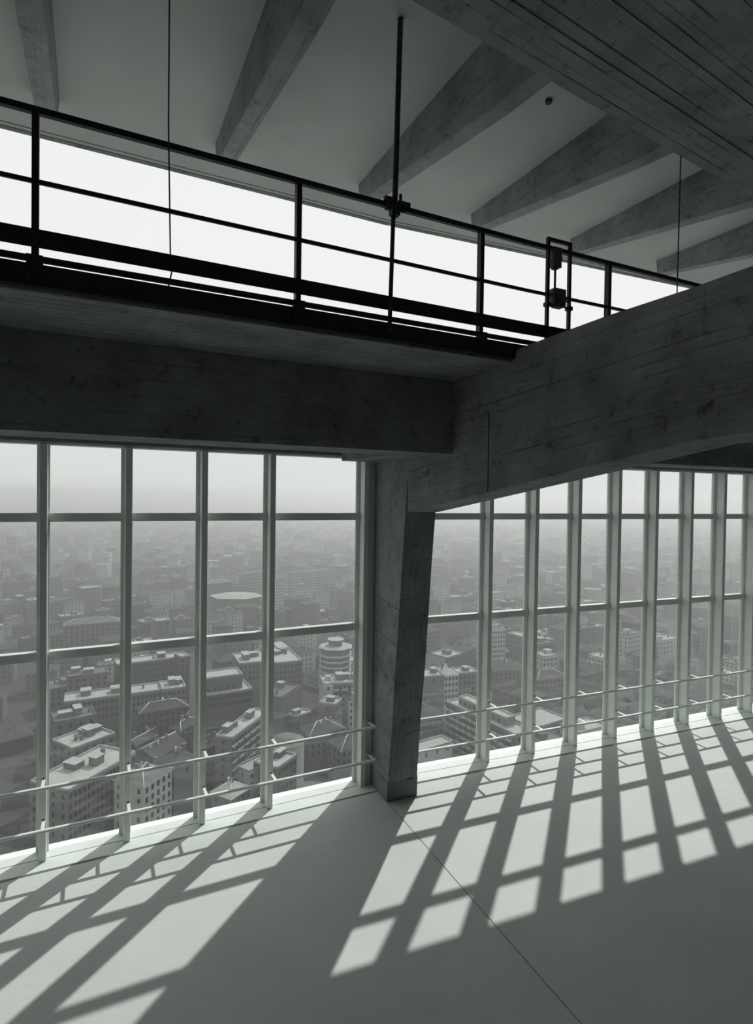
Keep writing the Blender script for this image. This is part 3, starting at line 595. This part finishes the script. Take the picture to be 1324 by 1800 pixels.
# pavilion with a broad pale hexagonal roof
def poly_building(name, centre, h, rad, k, wall, rtone, label, rise=0.0, rot=0.0, sx=1.0, eave=0.8):
    c_ = on_level(*centre, GZ + h); root = empty(name, Vector((c_.x, c_.y, GZ))); tag(root, label, 'building', 'city buildings near the tower'); foot.append((Vector((c_.x, c_.y, 0)), rad * max(1, sx) + 4))
    ring = lambda r, z: [Vector((c_.x + sx * r * math.cos(rot + 2 * math.pi * i / k), c_.y + r * math.sin(rot + 2 * math.pi * i / k), z)) for i in range(k)]
    bm = B(); prism(bm, ring(rad, GZ), UP * h); done('wall', bm, wall, root)
    bm = B(); a = [bm.verts.new(p) for p in ring(rad + eave, GZ + h)]; b_ = [bm.verts.new(p) for p in ring(rad * (0.45 if rise else 0.96), GZ + h + max(rise, 0.8))]
    for i in range(k): bm.faces.new((a[i], a[(i + 1) % k], b_[(i + 1) % k], b_[i]))
    bm.faces.new(a[::-1]); bm.faces.new(b_); rf = done('roof', bm, rtone, root)
    return root, c_, ring, rf
poly_building('pavilion', (416, 1047), 20, 20, 6, 'w_dark', 'r_light', 'dark pavilion under a broad pale hexagonal roof', rise=2.5, sx=1.25, eave=3)
# octagonal tower with balconies and a white rim roof
root, c_, ring, rf = poly_building('tower_block', (590, 1136), 36, 9, 8, 'w_mid', 'r_light', 'octagonal balcony tower with white rim roof and round roof room', rot=math.pi / 8, eave=1.4)
for kk in range(10):
    bm = B(); z = GZ + 3.2 * kk + 2.5; prism(bm, ring(10.0, z), UP * 0.9); done('balcony', bm, 'w_light', root)
bm = B(); prism(bm, [p for p in ring(4.2, GZ + 36)], UP * 4.0); done('roof_room', bm, 'w_mid', rf)
bm = B(); prism(bm, [p for p in ring(5.0, GZ + 40)], UP * 0.4); done('room_cap', bm, 'r_light', rf)
build_specs()
# rounded building with a domed grey roof
root, c_, ring, rf = poly_building('rounded_building', (503, 1302), 22, 7.5, 14, 'w_light', 'r_mid', 'rounded building with a faceted grey roof below the guard bars', rise=2.2, eave=0.5)
# pale curved forecourt
pc = on_level(548, 1384, GZ + 0.3); bm = B(); pts = []
for i in range(13): t = -0.3 + 2.3 * i / 12; pts.append((pc + Vector((13 * math.cos(t), 13 * math.sin(t) - 8, 0)), pc + Vector((7 * math.cos(t), 7 * math.sin(t) - 8, 0))))
vv = [(bm.verts.new(a), bm.verts.new(b_), bm.verts.new(a + UP * 0.25), bm.verts.new(b_ + UP * 0.25)) for a, b_ in pts]
for a, b_ in zip(vv[:-1], vv[1:]): bm.faces.new((a[2], b_[2], b_[3], a[3])); bm.faces.new((a[0], b_[0], b_[2], a[2])); bm.faces.new((a[1], a[3], b_[3], b_[1])); bm.faces.new((a[0], a[1], b_[1], b_[0]))
for q in (vv[0], vv[-1]): bm.faces.new((q[0], q[1], q[3], q[2]))
tag(done('forecourt', bm, 'r_light'), 'pale curved forecourt beside the rounded building', 'pavement')
# parked vans
for i, (px, py) in enumerate(((305, 1421), (322, 1424), (340, 1415))):
    g_ = on_level(px, py, GZ)
    while any(clash([g_ + Vector(v) for v in ((-4, -3, 0), (5, -3, 0), (5, 6, 0), (-4, 6, 0))], rc) for rc in RECTS): g_ = g_ + Vector((1.0, -2.0, 0))
    F = CF(g_, Vector((0.5, 1, 0))); root = empty('van', g_); tag(root, 'small pale van parked in the yard behind the white corner block', 'van', 'parked vans')
    foot.append((Vector((g_.x, g_.y, 0)), 4))
    bm = B(); box(bm, F, 0, 4.2, 0, 1.8, GZ + 0.35, GZ + 1.2); box(bm, F, 0, 3.2, 0.1, 1.7, GZ + 1.2, GZ + 2.0); done('body', bm, 'car', root)
    for wx in (0.8, 3.4):
        for wy in (-0.05, 1.65): bm = B(); tube(bm, F(wx, wy, GZ + 0.35), F(wx, wy + 0.2, GZ + 0.35), 0.35, 8); done('wheel', bm, 'black', root)

# ---- the rest of the city: blocks on a turned street grid
ground = B(); quadbox(ground, [Vector((x, y, z)) for z in (GZ - 2, GZ) for x, y in ((-9000, -60), (9000, -60), (9000, 9000), (-9000, 9000))])
tag(done('city_ground', ground, 'street'), 'grey streets and yards of the city far below', 'ground', kind='structure')
cand = []; DS = 430.0; cells = {}
def free(rc):
    ks = {(int(p.x // 60), int(p.y // 60)) for p in rc}; ks = {(a + i, b_ + j) for a, b_ in ks for i in (-1, 0, 1) for j in (-1, 0, 1)}
    for k_ in ks:
        for q in cells.get(k_, ()):
            if clash(rc, q): return False
    c_ = (rc[0] + rc[2]) / 2; cells.setdefault((int(c_.x // 60), int(c_.y // 60)), []).append(rc); return True
for rc in RECTS:
    for t in range(0, 11):
        for u_ in (0, 0.5, 1): c_ = rc[0].lerp(rc[1], t / 10).lerp(rc[3].lerp(rc[2], t / 10), u_); L_ = cells.setdefault((int(c_.x // 60), int(c_.y // 60)), []); (rc in L_) or L_.append(rc)
for di in range(-13, 14):
    for dj in range(0, 16):
        dr = random.Random(di * 100 + dj); th = dr.choice((0.42, 0.42, 0.1, 0.75, -0.35)) + dr.uniform(-0.06, 0.06); dc = Vector((di * DS + dr.uniform(-40, 40), dj * DS + 200, 0)); ge = Vector((math.cos(th), math.sin(th), 0)); gn = Vector((-ge.y, ge.x, 0))
        if dc.length > 6300 or abs(dc.x) > 0.8 * dc.y + 350: continue
        px_, py_ = dr.uniform(84, 112), dr.uniform(70, 92); far = dc.length > 2300
        for i in range(-3, 4):
            for j in range(-3, 4):
                loc = ge * (i * px_ + dr.uniform(-8, 8)) + gn * (j * py_ + (i % 2) * dr.uniform(-18, 18)); bc = dc + loc
                if abs(loc.x) > DS / 2 or abs(loc.y) > DS / 2 or bc.y < 110 or abs(bc.x) > 0.78 * bc.y + 60: continue
                bw_, bd_ = px_ - 14, py_ - 14
                for a in range(2 if far else 4):
                    for b_ in range(1 if far else 2):
                        w_ = bw_ / (2 if far else 4); d_ = bd_ / (1 if far else 2)
                        lx = w_ * dr.uniform(0.7, 0.99); ly = (d_ * dr.uniform(0.34, 0.55) if not far else d_ * dr.uniform(0.4, 0.9)); h = dr.choice((7, 9, 12, 15, 18, 21, 24)) * dr.uniform(0.85, 1.12)
                        if dr.random() < 0.03 and bc.length > 900: h *= 1.7
                        o = bc + ge * (-bw_ / 2 + w_ * a + (w_ - lx) / 2) + gn * ((-bd_ / 2 if b_ == 0 else bd_ / 2 - ly) if not far else -ly / 2)
                        ctr = o + ge * lx / 2 + gn * ly / 2; R_ = math.hypot(lx, ly) / 2; dist = ctr.length
                        if dist < 150 or any((Vector((c2.x, c2.y, 0)) - ctr).length < R2 + R_ for c2, R2 in (foot if dist < 900 else ())): continue
                        if dist < 440: h = min(h, 5 + 0.022 * dist)
                        if dr.random() < 0.07: continue
                        if dist < 1200 and not free([o, o + ge * lx, o + ge * lx + gn * ly, o + gn * ly]): continue
                        cand.append((dist, o, lx, ly, h, ge))
cand.sort(key=lambda t: t[0])
walls = ['w_light', 'w_mid', 'w_mid', 'w_dark']
desc = {('w_light', 'flat'): 'pale city house with flat roof among the blocks below', ('w_mid', 'flat'): 'grey city house with flat roof among the blocks below', ('w_dark', 'flat'): 'dark city house with flat roof among the blocks below',
        ('w_light', 'hip'): 'pale city house with hipped tile roof among the blocks below', ('w_mid', 'hip'): 'grey city house with hipped tile roof among the blocks below', ('w_dark', 'hip'): 'dark city house with hipped tile roof among the blocks below'}
far_w = {w_: B() for w_ in ('w_light', 'w_mid', 'w_dark')}; far_r = {r_: B() for r_ in ('r_light', 'r_mid', 'r_tile')}; far_p = {'pane': B()}
def far_win(a, b_, hh):
    bm = far_p['pane']; bm.faces.new([bm.verts.new(a), bm.verts.new(b_), bm.verts.new(b_ + UP * hh), bm.verts.new(a + UP * hh)])
for idx, (dist, o, lx, ly, h, ge) in enumerate(cand):
    F = CF(o, ge); wt_ = crng.choice(walls); rk = 'hip' if crng.random() < 0.62 else 'flat'; rt = 'r_tile' if rk == 'hip' else crng.choice(('r_light', 'r_mid', 'r_mid'))
    if idx < 225:
        root = empty('city_house', F(lx / 2, ly / 2, GZ)); tag(root, desc[(wt_, rk)], 'building', desc[(wt_, rk)].replace(' among the blocks below', 's'))
        bm = B(); box(bm, F, 0, lx, 0, ly, GZ, GZ + h); done('wall', bm, wt_, root)
        bm = B(); roof_mesh(bm, F, 0, lx, 0, ly, GZ + h, rk); rf = done('roof', bm, rt, root)
        nr = int(h / 3.4)
        if nr:
            bm = B()
            for r in range(nr):
                z = GZ + h - 2.8 - 3.3 * r
                for q in range(int(lx / 3)): x = 1.5 + 3 * q; box(bm, F, x - 0.5, x + 0.5, -0.12, 0.2, z, z + 1.6)
                for q in range(int(ly / 3)): y = 1.5 + 3 * q; box(bm, F, -0.12, 0.2, y - 0.5, y + 0.5, z, z + 1.6)
            tag(done('window_rows', bm, 'pane', root), kind='stuff')
        for q in range(2):
            x, y = crng.uniform(0.2, 0.8) * lx, crng.uniform(0.4, 0.6) * ly
            bm = B(); box(bm, F, x, x + 0.9, y, y + 0.7, GZ + h, GZ + h + 3.6); done('chimney', bm, 'w_mid', rf)
        if rk == 'flat':
            bm = B(); x = crng.uniform(0.2, 0.6) * lx; box(bm, F, x, x + 4, ly * 0.3, ly * 0.7, GZ + h, GZ + h + 2.6); done('roof_hut', bm, wt_, rf)
    else:
        box(far_w[wt_], F, 0, lx, 0, ly, GZ, GZ + h)
        if dist < 1500: roof_mesh(far_r[rt], F, 0, lx, 0, ly, GZ + h, rk, eave=0.4)
        else: box(far_r[rt], F, -0.2, lx + 0.2, -0.2, ly + 0.2, GZ + h, GZ + h + 0.7)
        if dist < 1150:
            for r in range(min(5, int(h / 3.4))):
                z = GZ + h - 2.6 - 3.3 * r
                for q in range(int(lx / 3.4)): x = 1.7 + 3.4 * q; far_win(F(x - 0.6, -0.08, z), F(x + 0.6, -0.08, z), 1.6)
                for q in range(int(ly / 3.4)): y = 1.7 + 3.4 * q; far_win(F(-0.08, y + 0.6, z), F(-0.08, y - 0.6, z), 1.6)
        if dist < 1900 and crng.random() < 0.55:
            x, y = crng.uniform(0.1, 0.6) * lx, crng.uniform(0.3, 0.6) * ly; box(far_r['r_light'], F, x, x + crng.uniform(2, 6), y, y + crng.uniform(2, 4), GZ + h, GZ + h + (2.4 if rk == 'flat' else 3.4))
fc = empty('distant_city', Vector((0, 1500, GZ))); tag(fc, 'countless hazy city blocks stretching to the horizon', 'city', kind='stuff')
for nm, dct in (('distant_walls', far_w), ('distant_roofs', far_r), ('distant_windows', far_p)):
    for mk, bm in dct.items(): tag(done(nm, bm, mk, fc), kind='stuff')
# ---- street trees
def tree_mesh(seed):
    r = random.Random(seed); bm = B()
    for i in range(5):
        m = Matrix.Translation((r.uniform(-1.6, 1.6), r.uniform(-1.6, 1.6), r.uniform(4.2, 7.2)))
        ret = bmesh.ops.create_icosphere(bm, subdivisions=1, radius=r.uniform(1.5, 2.6), matrix=m)
        for v in ret['verts']: v.co += Vector((r.uniform(-.3, .3), r.uniform(-.3, .3), r.uniform(-.3, .3)))
    me = bpy.data.meshes.new('crown'); bm.to_mesh(me); bm.free(); me.materials.append(CM['leaf'])
    bm = B(); tube(bm, (0, 0, 0), (0, 0, 4.6), 0.25, 6); m2 = bpy.data.meshes.new('trunk'); bm.to_mesh(m2); bm.free(); m2.materials.append(CM['bark']); return me, m2
TM = [tree_mesh(i) for i in range(4)]
clusters = [((548, 1092), 14, 26), ((600, 1330), 10, 14), ((640, 1360), 8, 10), ((410, 1040), 8, 22), ((870, 1240), 10, 22), ((1000, 1235), 10, 24), ((1085, 1220), 10, 25), ((905, 1130), 6, 16), ((1150, 1200), 10, 28), ((330, 1405), 3, 5), ((770, 1150), 10, 25)]
ti = 0
for (px, py), cnt, spread in clusters:
    c_ = on_level(px, py, GZ)
    for q in range(cnt):
        p = c_ + Vector((crng.uniform(-1, 1) * spread, crng.uniform(-1, 1) * spread, 0)); s_ = crng.uniform(0.8, 1.4)
        if not free([p + Vector((x_, y_, 0)) for x_, y_ in ((-5, -5), (5, -5), (5, 5), (-5, 5))]): continue
        root = empty('street_tree', p); root.scale = (s_, s_, s_); tag(root, 'dark round street tree between the city blocks', 'tree', 'street trees')
        for nm, me in zip(('crown', 'trunk'), TM[ti % 4]):
            o = bpy.data.objects.new(nm, me); COL.objects.link(o); o.parent = root; o.rotation_euler = (0, 0, crng.uniform(0, 6))
        ti += 1
# ---- summer haze lying over the city
m = bpy.data.materials.new('city_haze'); m.use_nodes = True; nt = m.node_tree; nt.nodes.clear()
o_ = N(nt, 'ShaderNodeOutputMaterial'); vsn = N(nt, 'ShaderNodeVolumeScatter'); vsn.inputs['Density'].default_value = 1 / 1200.0; vsn.inputs['Anisotropy'].default_value = 0.52; vsn.inputs['Color'].default_value = (0.975, 0.985, 0.97, 1)
nt.links.new(vsn.outputs[0], o_.inputs['Volume']); M['haze'] = m
bm = B(); box(bm, FM, -9000, 9000, 3.0, 9000, GZ - 1, 20); tag(done('haze', bm, 'haze'), 'pale haze filling the air over the city', 'haze', kind='stuff')
